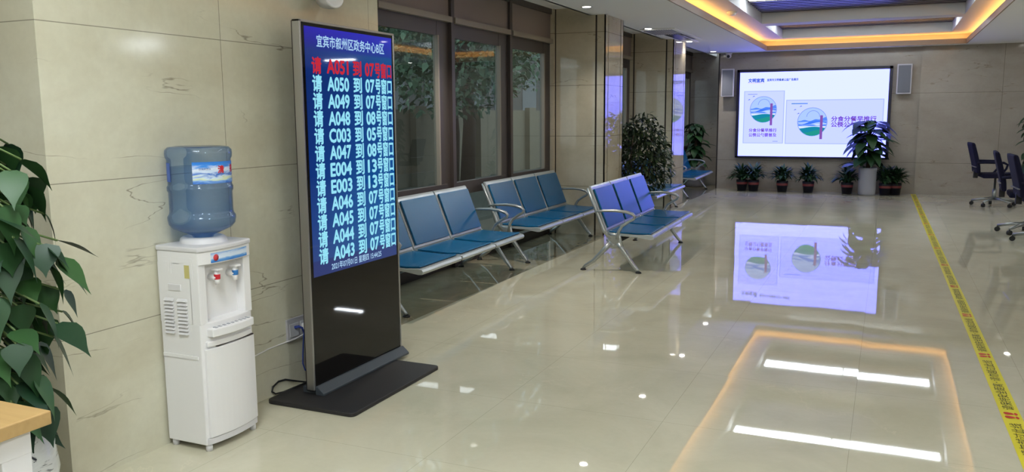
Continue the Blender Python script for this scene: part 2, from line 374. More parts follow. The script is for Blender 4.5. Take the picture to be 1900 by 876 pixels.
# outdoors: ground, low garden wall
struct(MB().box(-60, -3.72, -20, 60, -.14, -.04).build('ground', pmat('outdoor_ground', srgb(92, 90, 78), .9)))
g = MB().box(-9.2, -9.0, -4, 40, -.04, 1.55)
for y in range(0, 40, 3): g.box(-9.0, -8.86, y, y + .45, -.04, 1.62)
struct(g.build('garden_wall', pmat('render_wall', srgb(128, 118, 100), .85)))
def out_tree(x, y, h, r, nl, label, fork):
    root = thing('tree', label, 'tree', (x, y, -.04), 0, 'trees outside the windows')
    tr_ = MB(); tr_.tube([(0, 0, 0), (.05, .03, h * .25), (-.02, .05, h * .45)], [.17, .14, .12], 8)
    for k in range(fork):
        a = 2 * PI * k / fork + .4; tr_.tube([(-.02, .05, h * .42), (.35 * math.cos(a), .35 * math.sin(a) + .05, h * .62), (.9 * math.cos(a), .9 * math.sin(a), h * .9)], [.10, .07, .03], 6)
    tr_.build('trunk', M_bark, root)
    m = MB(); rr = random.Random(int(x * 7 + y * 13))
    for k in range(nl):
        while True:
            p = Vector((rr.uniform(-1, 1), rr.uniform(-1, 1), rr.uniform(-1, 1)))
            if p.length < 1 and (p.length > .35 or rr.random() < .3): break
        p = Vector((p.x * r, p.y * r * 1.25, h * .72 + p.z * h * .42))
        m.leaf(p, (rr.uniform(-1, 1), rr.uniform(-1, 1), rr.uniform(-1, .4)), (rr.uniform(-.6, .6), rr.uniform(-.6, .6), 1), rr.uniform(.09, .18), rr.uniform(.06, .11), .3, (.1, 1, .6, 0))
    m.build('foliage', M_leafout, root, normals=False)
for a in ((-6.6, 12.2, 4.6, 1.7, 5200, 'tree with forked trunk close outside the second window', 3), (-8.0, 15.6, 5.2, 2.0, 5200, 'tree with three limbs outside seen through the third window', 3),
          (-10.8, 20.0, 6.4, 2.6, 5000, 'tall tree beyond the garden wall to the right of the others', 4), (-11.0, 15.2, 6.2, 2.6, 5000, 'broad tree beyond the garden wall behind the forked tree', 4),
          (-12.0, 26.0, 7.0, 3.0, 5000, 'farthest tree outside beyond the garden wall', 4), (-10.6, 10.2, 6.0, 2.5, 4000, 'tree beyond the garden wall at the left end of the row', 3)): out_tree(*a)
nb = MB().box(-22, -16, 20, 60, -.04, 9)
for k in range(12):
    for q in range(2): nb.box(-16.05, -15.98, 21.5 + k * 3.1, 23.2 + k * 3.1, 1.2 + q * 3.4, 3.2 + q * 3.4, 1)
struct(nb.build('neighbour_building', [pmat('neighbour_wall', srgb(92, 88, 86), .8), pmat('neighbour_glass', srgb(30, 34, 40), .15)]))
# wall joint trims next to the windows
struct(MB().box(-3.66, -3.615, 9.30, 9.34, 0, 2.63).build('trim_3', M_pill))

# ================================================================== LAMPS IN THE CEILING
M_down = emat('downlight_led', (1.0, .97, .90, 1), E_DOWN)
DLAB = ['recessed downlight over the first bench, nearest along the window side', 'recessed downlight above the front of the first marble pillar', 'recessed downlight between the pillars beside the air vent',
        'recessed downlight above the second marble pillar', 'recessed downlight farthest down the window side, by the screen wall']
def downlight(x, y, label, power=P_DOWN, z=ZC):
    root = thing('downlight', label, 'lamp', (x, y, z), 0, 'recessed ceiling downlights')
    MB().lathe([(.040, -.001), (.062, -.006), (.066, -.001), (.066, .0)], seg=28).build('trim_ring', M_white, root)
    MB().lathe([(0, -.0045), (.042, -.0045), (.044, -.001)], seg=28).build('lens', M_down, root)
    l = bpy.data.lights.new('downlight_beam', 'SPOT'); l.energy = power; l.spot_size = math.radians(110); l.spot_blend = .6; l.color = (1, .94, .86); l.shadow_soft_size = .04
    lo = bpy.data.objects.new('downlight_beam', l); sc.collection.objects.link(lo); lo.parent = root; lo.location = (0, 0, -.02)
for y, lb in zip((6.2, 8.62, 11.12, 13.36, 15.65), DLAB): downlight(-2.98 if y != 13.36 else -2.92, y, lb, P_DOWN * {6.2: 2.8, 8.62: .8, 13.36: .25}.get(y, 1))
for k, y in enumerate((6.2, 8.62, 11.12, 13.36, 15.65)): downlight(2.0, y, 'recessed downlight above the yellow floor tape side, number %s from the near end' % ['one', 'two', 'three', 'four', 'five'][k], P_RIGHT)
PLAB = ['front left', 'in the middle', 'rear left', 'front right', 'rear right']
for k, (x, y) in enumerate(((-1.7, 1.35), (-.6, .2), (-1.7, -1.2), (1.5, 1.1), (1.5, -1.4))):  # unseen fill panels, added above and behind the camera to brighten the near area
    root = thing('fill_panel', 'square white fill panel added out of view over the entrance, ' + PLAB[k], 'lamp', (x, y, ZC), 0, 'square fill panels added over the entrance')
    fr_ = MB()
    for q in ((-.31, .31, -.31, -.29), (-.31, .31, .29, .31), (-.31, -.29, -.29, .29), (.29, .31, -.29, .29)): fr_.box(*q, -.012, 0)
    fr_.build('frame', M_white, root)
    pn = 'fill_light_' + ('left' if k < 3 else 'right')
    MB().box(-.29, .29, -.29, .29, -.008, -.001).build('diffuser', MATS.get(pn) or emat(pn, (.90, .97, 1, 1), E_FILL[0 if k < 3 else 1]), root)
for k, y in enumerate((5.1, 9.5, 13.85)):
    root = thing('linear_lamp', ['linear ceiling lamp nearest over the counter side', 'linear ceiling lamp midway over the counter side', 'linear ceiling lamp farthest over the counter side'][k], 'lamp', (4.76, y, ZC), 0, 'linear lamps over the counter side')
    MB().box(-.34, .34, -.07, .07, -.03, 0).build('housing', M_white, root)
    MB().box(-.32, .32, -.055, .055, -.036, -.03).build('diffuser', MATS.get('linear_light') or emat('linear_light', (.88, .95, 1, 1), E_LINEAR), root)
# air vent
root = thing('air_vent', 'white ceiling air conditioner vent with a dark slot', 'vent', (-2.88, 12.0, ZC), 0)
MB().box(-.24, .24, -.80, .92, -.014, 0, bev=.005).build('frame', M_ceil, root)
v = MB()
for k in range(12): v.box(-.20 + k * .033, -.185 + k * .033, -.74, -.10, -.018, -.013)
v.build('return_grille', pmat('vent_grey', srgb(120, 118, 122), .5), root)
MB().box(-.075, .105, -.06, .84, -.017, -.012).build('slot', M_groove, root)
MB().prism([(.105, -.015), (.20, -.052), (.206, -.048), (.125, -.012)], 1, -.10, .86).build('flap', M_white, root)
MB().prism([(-.10, -.014), (-.075, -.024), (-.068, -.022), (-.085, -.012)], 1, -.06, .84).build('flap', M_white, root)
# smoke detector under the ring
root = thing('smoke_detector', 'round white smoke detector glowing amber inside the ceiling cove', 'detector', (-1.93, 11.34, ZR), 0)
MB().lathe([(0, -.045), (.035, -.045), (.05, -.03), (.05, -.02)], seg=24).build('head', M_white, root)
MB().lathe([(.05, -.02), (.065, -.018), (.068, 0)], seg=24).build('base', M_white, root)
# security camera at the back wall
root = thing('security_camera', 'small white security camera under the ceiling left of the big screen', 'camera', (-2.78, 16.12, ZC), 0)
MB().lathe([(0, 0), (.06, 0), (.06, -.025), (.045, -.035), (0, -.035)], seg=20).build('mount', M_white, root)
MB().lathe([(.045, -.035), (.05, -.06), (.04, -.09), (0, -.105)], seg=20).build('housing', M_white, root)
b = MB(); b.lathe([(0, 0), (.028, 0), (.028, .02), (0, .025)], seg=16); o = b.build('lens', M_black, root); o.location = (0, -.035, -.07); o.rotation_euler = (PI / 2, 0, 0)

# ================================================================== QUEUE DISPLAY KIOSK
KX, KY0, KY1, KZ1 = -2.555, 3.268, 4.098, 1.860
kio = thing('queue_display', 'tall black queue call display stand with lit blue list of numbers', 'display', (KX, (KY0 + KY1) / 2, 0))
hw = (KY1 - KY0) / 2
b = MB(); e = .012     # silver edge around, black rear shell
b.box(-.042, .004, -hw, -hw + e, .045, KZ1, 0, .003).box(-.042, .004, hw - e, hw, .045, KZ1, 0, .003).box(-.042, .004, -hw, hw, KZ1 - e, KZ1, 0, .003)
b.build('silver_frame', M_silver, kio)
b = MB(); b.box(-.050, -.034, -hw + .004, hw - .004, .04, KZ1 - .004, 0, .003)
b.prism([(-.05, .04), (-.05, .80), (-.085, .76), (-.085, .04)], 1, -hw + .05, hw - .05, 0, .008)
b.build('rear_cover', M_black, kio)
MB().box(-.034, .001, -hw + e, hw - e, .045, KZ1 - e).build('front_glass', M_blackgl, kio)
b = MB(); b.prism([(.002, .02), (.052, .02), (.052, .032), (.012, .066), (.002, .066)], 1, -hw + .01, hw - .0, 0, .003)
b.box(-.09, .0, -hw + .03, hw - .03, .018, .05)
b.build('support_bar', pmat('support_grey', srgb(70, 76, 82), .35, .3), kio)
def rrect(x0, x1, y0, y1, r, n=5):
    P = []
    for cx_, cy_, a0 in ((x1 - r, y1 - r, 0), (x0 + r, y1 - r, 90), (x0 + r, y0 + r, 180), (x1 - r, y0 + r, 270)):
        for k in range(n + 1):
            a = math.radians(a0 + 90 * k / n); P.append((cx_ + r * math.cos(a), cy_ + r * math.sin(a)))
    return P
MB().prism(rrect(-.185, .330, -.555, .285, .03), 2, 0, .020, 0, .004).build('base_plate', pmat('base_black', srgb(36, 34, 35), .55), kio)
# the lit picture: blue header, darker list area, grey date bar
m = bpy.data.materials.new('lcd_picture'); m.use_nodes = True; t = NT(m); t.n.remove(t.n['Principled BSDF'])
P = t.add('ShaderNodeTexCoord').outputs['Object']; s = t.add('ShaderNodeSeparateXYZ'); t.l.new(P, s.inputs[0])
SZ0, SZ1 = .615, 1.832
h = t.maprange(s.outputs[2], SZ0, SZ1, 0, 1); yy = t.maprange(s.outputs[1], -hw, hw, 0, 1)
left = t.ramp(h, [(0, srgb(46, 58, 116)), (.062, srgb(46, 58, 116)), (.064, srgb(48, 70, 134)), (.22, srgb(26, 62, 134)), (.40, srgb(12, 48, 122)), (.80, srgb(14, 42, 110)), (.915, srgb(30, 50, 128)), (.935, srgb(36, 40, 140)), (1, srgb(44, 34, 176))])
right = t.ramp(h, [(0, srgb(52, 70, 128)), (.062, srgb(52, 70, 128)), (.064, srgb(36, 104, 164)), (.30, srgb(20, 94, 164)), (.55, srgb(10, 76, 150)), (.80, srgb(14, 66, 140)), (.905, srgb(20, 84, 150)), (.915, srgb(30, 60, 160)), (1, srgb(42, 44, 196))])
em = t.add('ShaderNodeEmission'); t.l.new(t.mix(yy, left, right), em.inputs[0]); em.inputs[1].default_value = .95
gls = t.add('ShaderNodeBsdfGlossy'); gls.inputs['Roughness'].default_value = .03
fr = t.add('ShaderNodeFresnel'); fr.inputs[0].default_value = 1.5
ad = t.add('ShaderNodeMixShader'); t.l.new(fr.outputs[0], ad.inputs[0]); t.l.new(em.outputs[0], ad.inputs[1]); t.l.new(gls.outputs[0], ad.inputs[2]); t.l.new(ad.outputs[0], t.n['Material Output'].inputs[0])
scr = MB().box(.0005, .002, -hw + .035, hw - .028, SZ0, SZ1).build('screen', m, kio)
M_txt = emat('lcd_cyan', srgb(150, 226, 246), 1.0); M_txtw = emat('lcd_white', srgb(176, 216, 250), .9); M_txtr = emat('lcd_red', srgb(196, 44, 60), 1.0)
def ktxt(body, y, z, size, width, mat, bold=.0016): text('text_line', body, size, mat, scr, FX(.0035, y, z), bold, 1, 'LEFT', width)
ktxt('宜宾市叙州区政务中心B区', -.29, 1.745, .062, .60, M_txtw, .0012)
rows = ['A051 07', 'A050 07', 'A049 07', 'A048 08', 'C003 05', 'A047 08', 'E004 13', 'E003 13', 'A046 07', 'A045 07', 'A044 07', 'A043 07']
z0, z1 = 1.648, .708
for i, r in enumerate(rows):
    a, b_ = r.split(); z = z0 + (z1 - z0) * i / 11; mt = M_txtr if i == 0 else M_txt
    ln = MB()
    for body, y, wdt, sz in (('请', -.335, .078, .086), (a, -.215, .185, .094), ('到', .008, .078, .086), (b_, .118, .088, .094), ('号窗口', .212, .166, .086)):
        me = text_mesh(body, sz, .0026 if body[0] in '请到号' else .0034); xs = [v.co.x for v in me.vertices]; k = wdt / (max(xs) - min(xs)); xm = min(xs)
        for v in me.vertices: v.co.x = (v.co.x - xm) * k
        me.transform(FX(.0035, y, z - .030)); ln.bm.from_mesh(me); bpy.data.meshes.remove(me)
    ln.build('text_line', mt, scr, normals=False)
ktxt('2021年07月01日 星期四 15:44:25', -.235, .632, .040, .46, M_txtw, .0006)

# ================================================================== WATER DISPENSER AND BOTTLE
DX0, DX1, DY0, DY1, DZ = -2.772, -2.545, 2.545, 2.852, .876
dis = thing('water_dispenser', 'white water dispenser with red and blue taps against the marble wall', 'water dispenser', ((DX0 + DX1) / 2, (DY0 + DY1) / 2, 0))
ox, oy = (DX0 + DX1) / 2, (DY0 + DY1) / 2; hx, hy = (DX1 - DX0) / 2, (DY1 - DY0) / 2
def bow(y, k=.022): return hx + k * (1 - (y / hy) ** 2)
def bowed(z0, z1, back, yl, yr, off, mi=0, bev=.004, n=10, k=.022):
    P = [(back, yr), (back, yl)] + [(bow(yl + (yr - yl) * i / n, k) + off, yl + (yr - yl) * i / n) for i in range(n + 1)]
    return MB().prism(P, 2, z0, z1, mi, bev)
body = bowed(.028, .555, -hx, -hy, hy, -.012)
body.merge(bowed(.80, DZ - .022, -hx, -hy, hy, -.004, bev=.003).bm)
body.box(-hx, hx - .05, -hy, hy, .55, .805).box(hx - .055, hx - .006, -hy, -hy + .042, .55, .805, 0, .003).box(hx - .055, hx - .006, hy - .042, hy, .55, .805, 0, .003)
body.box(-hx + .004, hx - .03, -hy - .003, -hy + .002, .40, .415)
body.box(-hx + .02, -hx + .075, -hy - .001, -hy + .002, .76, .83).box(hx - .105, hx - .035, -hy - .001, -hy + .002, .745, .83)
body.build('cabinet', M_white, dis)
tp = bowed(DZ - .022, DZ, -hx - .004, -hy - .004, hy + .004, .002, bev=.006); tp.build('top_cover', M_white2, dis)
lv = MB()
for (xa, xb) in ((-.085, -.035), (-.012, .040)):
    for k in range(10): lv.prism([(-hy - .0005, .505 + k * .0155), (-hy - .010, .505 + k * .0155), (-hy - .0005, .517 + k * .0155)], 0, xa, xb)
lv.build('side_louvers', M_white2, dis)
MB().box(-.06, .01, -hy - .003, -hy + .002, .688, .716, 0, .002).build('side_handle', M_white2, dis)
MB().box(.035, .062, -hy - .0015, -hy + .001, .745, .800).build('rating_sticker', pmat('sticker', srgb(196, 186, 120), .5), dis)
st = MB().box(-.078, -.05, -hy - .0015, -hy + .001, .77, .81).build('white_sticker', M_white, dis)
bowed(.06, .445, 0, -hy + .012, hy - .004, .0, bev=.003).build('door', M_white, dis)
MB().prism([(hx - .03, -hy + .05), (hx + .012, -hy + .07), (hx + .012, hy - .02), (hx - .03, hy - .02)], 2, .447, .452).build('door_slot', M_groove, dis)
bowed(.030, .058, 0, -hy + .004, hy - .004, -.004, bev=.003).build('kick_plate', M_white2, dis)
bowed(.452, .475, 0, -hy + .02, hy - .02, .0, bev=.004).build('drip_drawer', M_white, dis)
tr_ = bowed(.495, .530, hx - .04, -hy + .03, hy - .03, .020, bev=.004)
tray = tr_.build('drip_tray', M_white, dis)
gr = MB()
for k in range(9): gr.box(hx - .03, hx + .022, -.096 + k * .024, -.086 + k * .024, .530, .5325)
gr.build('grille', pmat('grey_plastic', srgb(160, 162, 168), .4), tray)
for y, col, nm in ((-.045, srgb(196, 30, 44), 'red water tap'), (.062, srgb(40, 116, 186), 'blue water tap')):
    tb = MB(); tb.tube([(hx - .05, y, .735), (hx - .005, y, .735)], .014, 12).lathe([(0, .028), (.012, .026), (.012, -.012), (.009, -.030), (0, -.030)], (hx - .008, y, .735), 14)
    tap = tb.build('tap', M_white, dis); tap['label'] = nm
    MB().box(hx - .024, hx + .012, y - .017, y + .017, .764, .774, 0, .003).build('tap_lever', M_white, tap)
    MB().lathe([(.0125, -.008), (.0135, -.006), (.0135, .012), (.0125, .014)], (hx - .008, y, .735), 14).build('colour_ring', pmat(nm.split()[0] + '_ring', col, .4), tap)
# blue and white front label with a red badge
def curve_label(name, r0, z0, z1, y0, y1, mat, parent, n=12):
    m_ = MB(); rows_ = []
    for i in range(n + 1):
        y = y0 + (y1 - y0) * i / n; rows_.append((m_.bm.verts.new((r0(y), y, z0)), m_.bm.verts.new((r0(y), y, z1))))
    for A, C in zip(rows_, rows_[1:]): m_.bm.faces.new((A[0], C[0], C[1], A[1]))
    return m_.build(name, mat, parent)
def scenic(name, y0, y1, z0, z1, angular=False):
    m = bpy.data.materials.new(name); m.use_nodes = True; t = NT(m); b = t.n['Principled BSDF']
    P = t.add('ShaderNodeTexCoord').outputs['Object']; s = t.add('ShaderNodeSeparateXYZ'); t.l.new(P, s.inputs[0])
    v = t.maprange(s.outputs[2], z0, z1, 0, 1)
    mp = t.add('ShaderNodeMapping'); mp.inputs['Scale'].default_value = (9, 9, 42); t.l.new(P, mp.inputs[0])
    n = t.noise(mp.outputs[0], 1.6, 4, .6, .8)
    q = t.math('ADD', v, t.math('MULTIPLY', t.math('SUBTRACT', n, .5), .55))
    if angular: col = t.ramp(q, [(0, srgb(66, 120, 206)), (.16, srgb(146, 186, 232)), (.24, srgb(214, 222, 180)), (.30, srgb(206, 224, 242)), (.42, srgb(40, 104, 200)), (.52, srgb(196, 214, 240)), (.68, srgb(222, 230, 246)), (.82, srgb(66, 140, 226)), (1, srgb(40, 120, 216))])
    else: col = t.ramp(q, [(0, srgb(40, 110, 196)), (.25, srgb(96, 160, 222)), (.42, srgb(216, 228, 244)), (.75, srgb(206, 220, 240)), (1, srgb(96, 156, 216))])
    t.l.new(col, b.inputs['Base Color']); b.inputs['Roughness'].default_value = .3; MATS[name] = m; return m
lab = curve_label('front_label', lambda y: bow(y) - .0025, .805, .845, -.095, .125, scenic('label_blue', -.1, .12, .805, .845), dis)
MB().lathe([(0, 0), (.014, 0), (.014, .002), (0, .002)], seg=20).build('red_badge', pmat('badge_red', srgb(206, 60, 66), .4), lab).matrix_local = FX(bow(-.07) - .002, -.07, .825)
ft = MB()
for (fx_, fy_) in ((hx - .02, -hy + .02), (hx - .02, hy - .02), (-hx + .02, -hy + .02), (-hx + .02, hy - .02)): MB().lathe([(0, 0), (.014, 0), (.015, .02), (.010, .030), (0, .030)], (fx_, fy_, 0), 12).build('foot', M_white2, dis)
# power cord of the dispenser is its part
cd = MB(); cx = lambda x, y, z: (x - ox, y - oy, z)
cd.tube([cx(-2.74, 2.852, .30), cx(-2.72, 2.90, .31), cx(-2.73, 3.00, .275), cx(-2.75, 3.08, .255), cx(-2.755, 3.18, .262), cx(-2.757, 3.30, .262), cx(-2.757, 3.40, .262), cx(-2.757, 3.46, .27), cx(-2.757, 3.475, .31)], .0035, 6)
cd.build('power_cord', M_white, dis)
# bottle
BX, BY, BZ = -2.662, 2.70, DZ
bot = thing('water_bottle', 'upturned translucent blue water bottle on top of the white dispenser', 'bottle', (BX, BY, BZ))
def thin_clear(name, facing, edge, ior):
    m = bpy.data.materials.new(name); m.use_nodes = True; t = NT(m); t.n.remove(t.n['Principled BSDF'])
    lw = t.add('ShaderNodeLayerWeight'); lw.inputs[0].default_value = .35
    tr = t.add('ShaderNodeBsdfTransparent'); t.l.new(t.mix(lw.outputs[1], facing, edge), tr.inputs[0])
    g = t.add('ShaderNodeBsdfGlossy'); g.inputs['Roughness'].default_value = .06; fr = t.add('ShaderNodeFresnel'); fr.inputs[0].default_value = ior
    d = t.add('ShaderNodeBsdfDiffuse'); d.inputs[0].default_value = edge; m1 = t.add('ShaderNodeMixShader'); m1.inputs[0].default_value = .10
    t.l.new(tr.outputs[0], m1.inputs[1]); t.l.new(d.outputs[0], m1.inputs[2])
    bf = t.add('ShaderNodeNewGeometry').outputs['Backfacing']
    mx = t.add('ShaderNodeMixShader'); t.l.new(t.math('MULTIPLY', fr.outputs[0], t.math('SUBTRACT', 1, bf)), mx.inputs[0]); t.l.new(m1.outputs[0], mx.inputs[1]); t.l.new(g.outputs[0], mx.inputs[2])
    t.l.new(mx.outputs[0], t.n['Material Output'].inputs[0]); return m
M_bot = thin_clear('blue_bottle', (.78, .85, .92, 1), (.22, .38, .68, 1), 1.45)
prof = [(.030, -.012), (.036, .012), (.046, .030), (.085, .046), (.120, .062), (.135, .080), (.1385, .100), (.1385, .112), (.131, .124), (.129, .136), (.129, .215), (.1335, .224), (.1335, .238), (.129, .246), (.128, .262), (.128, .345), (.1285, .352), (.134, .362), (.1355, .378), (.134, .392), (.123, .404), (.100, .408), (.05, .401), (0, .398)]
inner = [(max(0, r - .0035), z - (.0035 if z > .39 else 0)) for r, z in prof]
MB().lathe(prof, seg=56).build('shell', M_bot, bot)
m_w = thin_clear('bottle_water', (.86, .90, .94, 1), (.62, .74, .86, 1), 1.12)
wl = [(r - .006, z) for r, z in prof[1:-8] if z < .33]
MB().lathe([(0, .012)] + wl + [(wl[-1][0], .322), (0, .322)], seg=48).build('water', m_w, bot)
MB().lathe([(.098, 0), (.094, .018), (.082, .026), (.070, .026), (.062, -.002)], seg=40).build('collar', M_white2, bot)
def arc_label(name, r, z0, z1, a0, a1, mat, parent, n=24, wav=0):
    m_ = MB(); R_ = []
    for i in range(n + 1):
        a = math.radians(a0 + (a1 - a0) * i / n); R_.append((m_.bm.verts.new((r * math.cos(a), r * math.sin(a), z0 + wav * math.sin(i / n * PI))), m_.bm.verts.new((r * math.cos(a), r * math.sin(a), z1))))
    for A, C in zip(R_, R_[1:]): f = m_.bm.faces.new((A[0], C[0], C[1], A[1])); f.smooth = True
    return m_.build(name, mat, parent)
lab = arc_label('paper_label', .1300, .255, .345, -58, 42, scenic('label_scenic', -.1, .1, .255, .345, True), bot)
arc_label('back_label', .1295, .262, .340, -152, -108, pmat('label_back', srgb(70, 104, 190), .5), bot)
def arc_text(body, r, ang, z, size, mat, parent, bold, name):
    me = text_mesh(body, size, bold); xs = [v.co.x for v in me.vertices]; xm = (min(xs) + max(xs)) / 2
    for v in me.vertices:
        a = math.radians(ang) + (v.co.x - xm) / r; v.co = Vector((r * math.cos(a), r * math.sin(a), z + v.co.y))
    me.materials.clear(); me.materials.append(mat); o = bpy.data.objects.new(name, me); sc.collection.objects.link(o); o.parent = parent
M_red = pmat('print_red', srgb(206, 44, 58), .4); M_ink = pmat('print_blue', srgb(60, 70, 130), .4)
arc_text('清', .1308, -5, .300, .034, M_red, lab, .0012, 'red_character'); arc_text('泉', .1308, 28, .302, .034, M_red, lab, .0012, 'red_character')
arc_text('饮用天然水', .1308, -36, .312, .010, M_ink, lab, 0, 'small_print')

# ================================================================== SOCKET, CABLES, WALL FIXTURE
so = thing('wall_socket', 'grey double wall socket plate low on the marble beside the display', 'socket', (-2.785, 3.45, .305))
MB().box(0, .012, -.098, .075, -.058, .062, 0, .003).build('plate', pmat('socket_grey', srgb(176, 174, 178), .4), so)
MB().box(.012, .016, -.082, -.012, -.036, .036, 0, .002).build('data_outlet', pmat('socket_light', srgb(196, 196, 200), .4), so)
MB().box(.012, .016, .005, .068, -.036, .036, 0, .002).build('power_outlet', pmat('socket_light', srgb(196, 196, 200), .4), so)
MB().box(.014, .045, .012, .036, -.010, .022, 0, .004).build('white_plug', M_white, so)
bl = MB(); bl.tube([(-2.769, 3.405, .318), (-2.750, 3.415, .322), (-2.742, 3.432, .312), (-2.748, 3.452, .28), (-2.762, 3.462, .23), (-2.766, 3.458, .16), (-2.766, 3.455, .11), (-2.764, 3.470, .07), (-2.76, 3.505, .045), (-2.75, 3.58, .03)], [.008, .007, .006, .004, .0035, .0035, .0035, .0035, .0035, .0035], 8)
tag(bl.build('network_cable', pmat('cable_blue', srgb(52, 70, 150), .45)), 'blue network cable plugged into the wall socket behind the display', 'cable')
bk = MB(); bk.tube([(-2.69, 3.52, .03), (-2.715, 3.43, .027), (-2.715, 3.345, .027), (-2.748, 3.27, .014), (-2.770, 3.235, .012), (-2.7765, 3.218, .028), (-2.7765, 3.226, .050), (-2.7765, 3.27, .066), (-2.7765, 3.323, .060), (-2.774, 3.40, .030), (-2.756, 3.46, .009), (-2.750, 3.52, .009), (-2.75, 3.62, .009)], .0048, 8)
tag(bk.build('power_cable', M_rubber), 'black cable looped on the floor behind the display base', 'cable')
fx = thing('wall_lamp_head', 'round white fixture on the marble wall above the display, cut by the frame top', 'wall fixture', (-2.785, 3.72, 2.0))
b = MB(); b.lathe([(0, 0), (.046, 0), (.046, .05), (.0, .05)], seg=24); o = b.build('mount', M_white2, fx); o.rotation_euler = (0, PI / 2, 0); o.location = (0, 0, .06)
b = MB(); b.lathe([(0, 0), (.045, 0), (.062, .045), (.068, .085), (.066, .092), (.056, .092), (.050, .078), (0, .074)], seg=32); o = b.build('head', M_white, fx); o.rotation_euler = (0, math.radians(80), math.radians(-12)); o.location = (.035, 0, .012)

# ================================================================== BENCHES
SL, PITCH = 1.93, .643
def make_bench(label):
    r = thing('airport_bench', label, 'bench', (0, 0, 0), 0, 'steel waiting benches with teal pads')
    tilt = math.atan2(.155, .40)
    for i in range(3):
        y0, y1 = .012 + i * PITCH, .012 + i * PITCH + PITCH - .024
        # steel seat pan with a rounded front lip, bent up into the backrest
        P = [(-.315, .352), (-.02, .340), (.085, .346), (.118, .340), (.128, .322), (.118, .304), (.088, .302), (-.02, .318), (-.325, .330)]
        m = MB().prism(P, 1, y0, y1, 0, .003); seat = m.build('seat', M_steel, r)
        MB().prism([(-.285, .3535), (-.02, .3425), (.088, .3485), (.095, .355), (.082, .3600), (-.02, .3545), (-.285, .366)], 1, y0 + .022, y1 - .022, 0, .002).build('seat_pad', M_pad, seat)
        B = [(-.310, .350), (-.300, .372), (-.452, .755), (-.462, .768), (-.478, .766), (-.470, .748), (-.330, .372), (-.330, .345)]
        back = MB().prism(B, 1, y0, y1, 0, .003).build('backrest', M_steel, r)
        dx, dz = .400 / .428, .155 / .428
        def q(s_, n_): return (-.307 - .155 / .40 * s_ + n_ * dx, .392 + s_ + n_ * dz)
        MB().prism([q(0, .002), q(0, .016), q(.345, .016), q(.345, .002)], 1, y0 + .022, y1 - .022, 0, .003).build('back_pad', M_pad, back)
    MB().tube([(-.20, -.02, .290), (-.20, SL + .02, .290)], .030, 12).build('beam', M_black, r)
    for y in (-.012, SL - .012):
        lg = MB()
        lg.tube([(-.285, y, .300), (-.235, y, .235), (-.165, y, .250), (-.185, y, .325), (-.285, y, .340)], [.02, .030, .030, .026, .02], 8, flat=(.55, 1))
        lg.box(-.285, -.175, y - .012, y + .012, .225, .335, 0, .008)
        lg.tube([(-.190, y, .265), (-.145, y, .200), (-.06, y, .085), (-.015, y, .030), (0, y, .016)], [.024, .023, .018, .016, .014], 10, flat=(.8, 1))
        lg.tube([(-.26, y, .260), (-.32, y, .195), (-.42, y, .090), (-.495, y, .040), (-.515, y, .016)], [.024, .022, .018, .016, .014], 10, flat=(.8, 1))
        leg = lg.build('leg_frame', M_chrome, r)
        MB().lathe([(0, 0), (.026, 0), (.027, .008), (.018, .015), (0, .016)], (0, y, 0), 16).build('foot', M_rubber, leg)
        MB().lathe([(0, 0), (.026, 0), (.027, .008), (.018, .015), (0, .016)], (-.515, y, 0), 16).build('foot', M_rubber, leg)
        pm = MB().tube([(-.255, y, .30), (-.325, y, .372), (-.40, y, .56), (-.478, y, .752)], [.020, .019, .016, .012], 8, flat=(.7, 1)); pm.build('back_post', M_chrome, r)
        am = MB().tube([(-.408, y, .540), (-.33, y, .552), (-.22, y, .556), (-.12, y, .548), (-.060, y, .530), (-.038, y, .508), (-.050, y, .486), (-.10, y, .458), (-.155, y, .418), (-.185, y, .370), (-.195, y, .300)], [.013, .015, .017, .018, .018, .017, .017, .017, .017, .018, .022], 10, flat=(1.1, .8)); am.build('armrest', M_chrome, r)
    for i in (1, 2):
        y = .012 + i * PITCH - .012
        MB().tube([(-.20, y, .31), (-.31, y, .350), (-.335, y, .40), (-.40, y, .56), (-.474, y, .75)], [.016, .014, .012, .011, .009], 8).build('divider_post', M_chrome, r)
    return r
bench = make_bench('blue padded steel bench nearest the display, partly hidden by it')
bench.location = (-3.04, 4.965, 0); bench.rotation_euler = (0, 0, math.radians(1.4))
dup(bench, (-3.10, 7.30, 0), math.radians(.6), 'blue padded bench along the window ending at the first marble pillar')
dup(bench, (-1.975, 7.18, 0), math.radians(1.7), 'blue padded bench standing out in the hall in front of the pillar, backs lit violet')
dup(bench, (-2.86, 10.78, 0), math.radians(1.6), 'bench behind the bushy potted tree, only its seat edge showing')
dup(bench, (-3.045, 14.12, 0), math.radians(2.2), 'farthest bench beyond the second pillar, beside the grey pot')

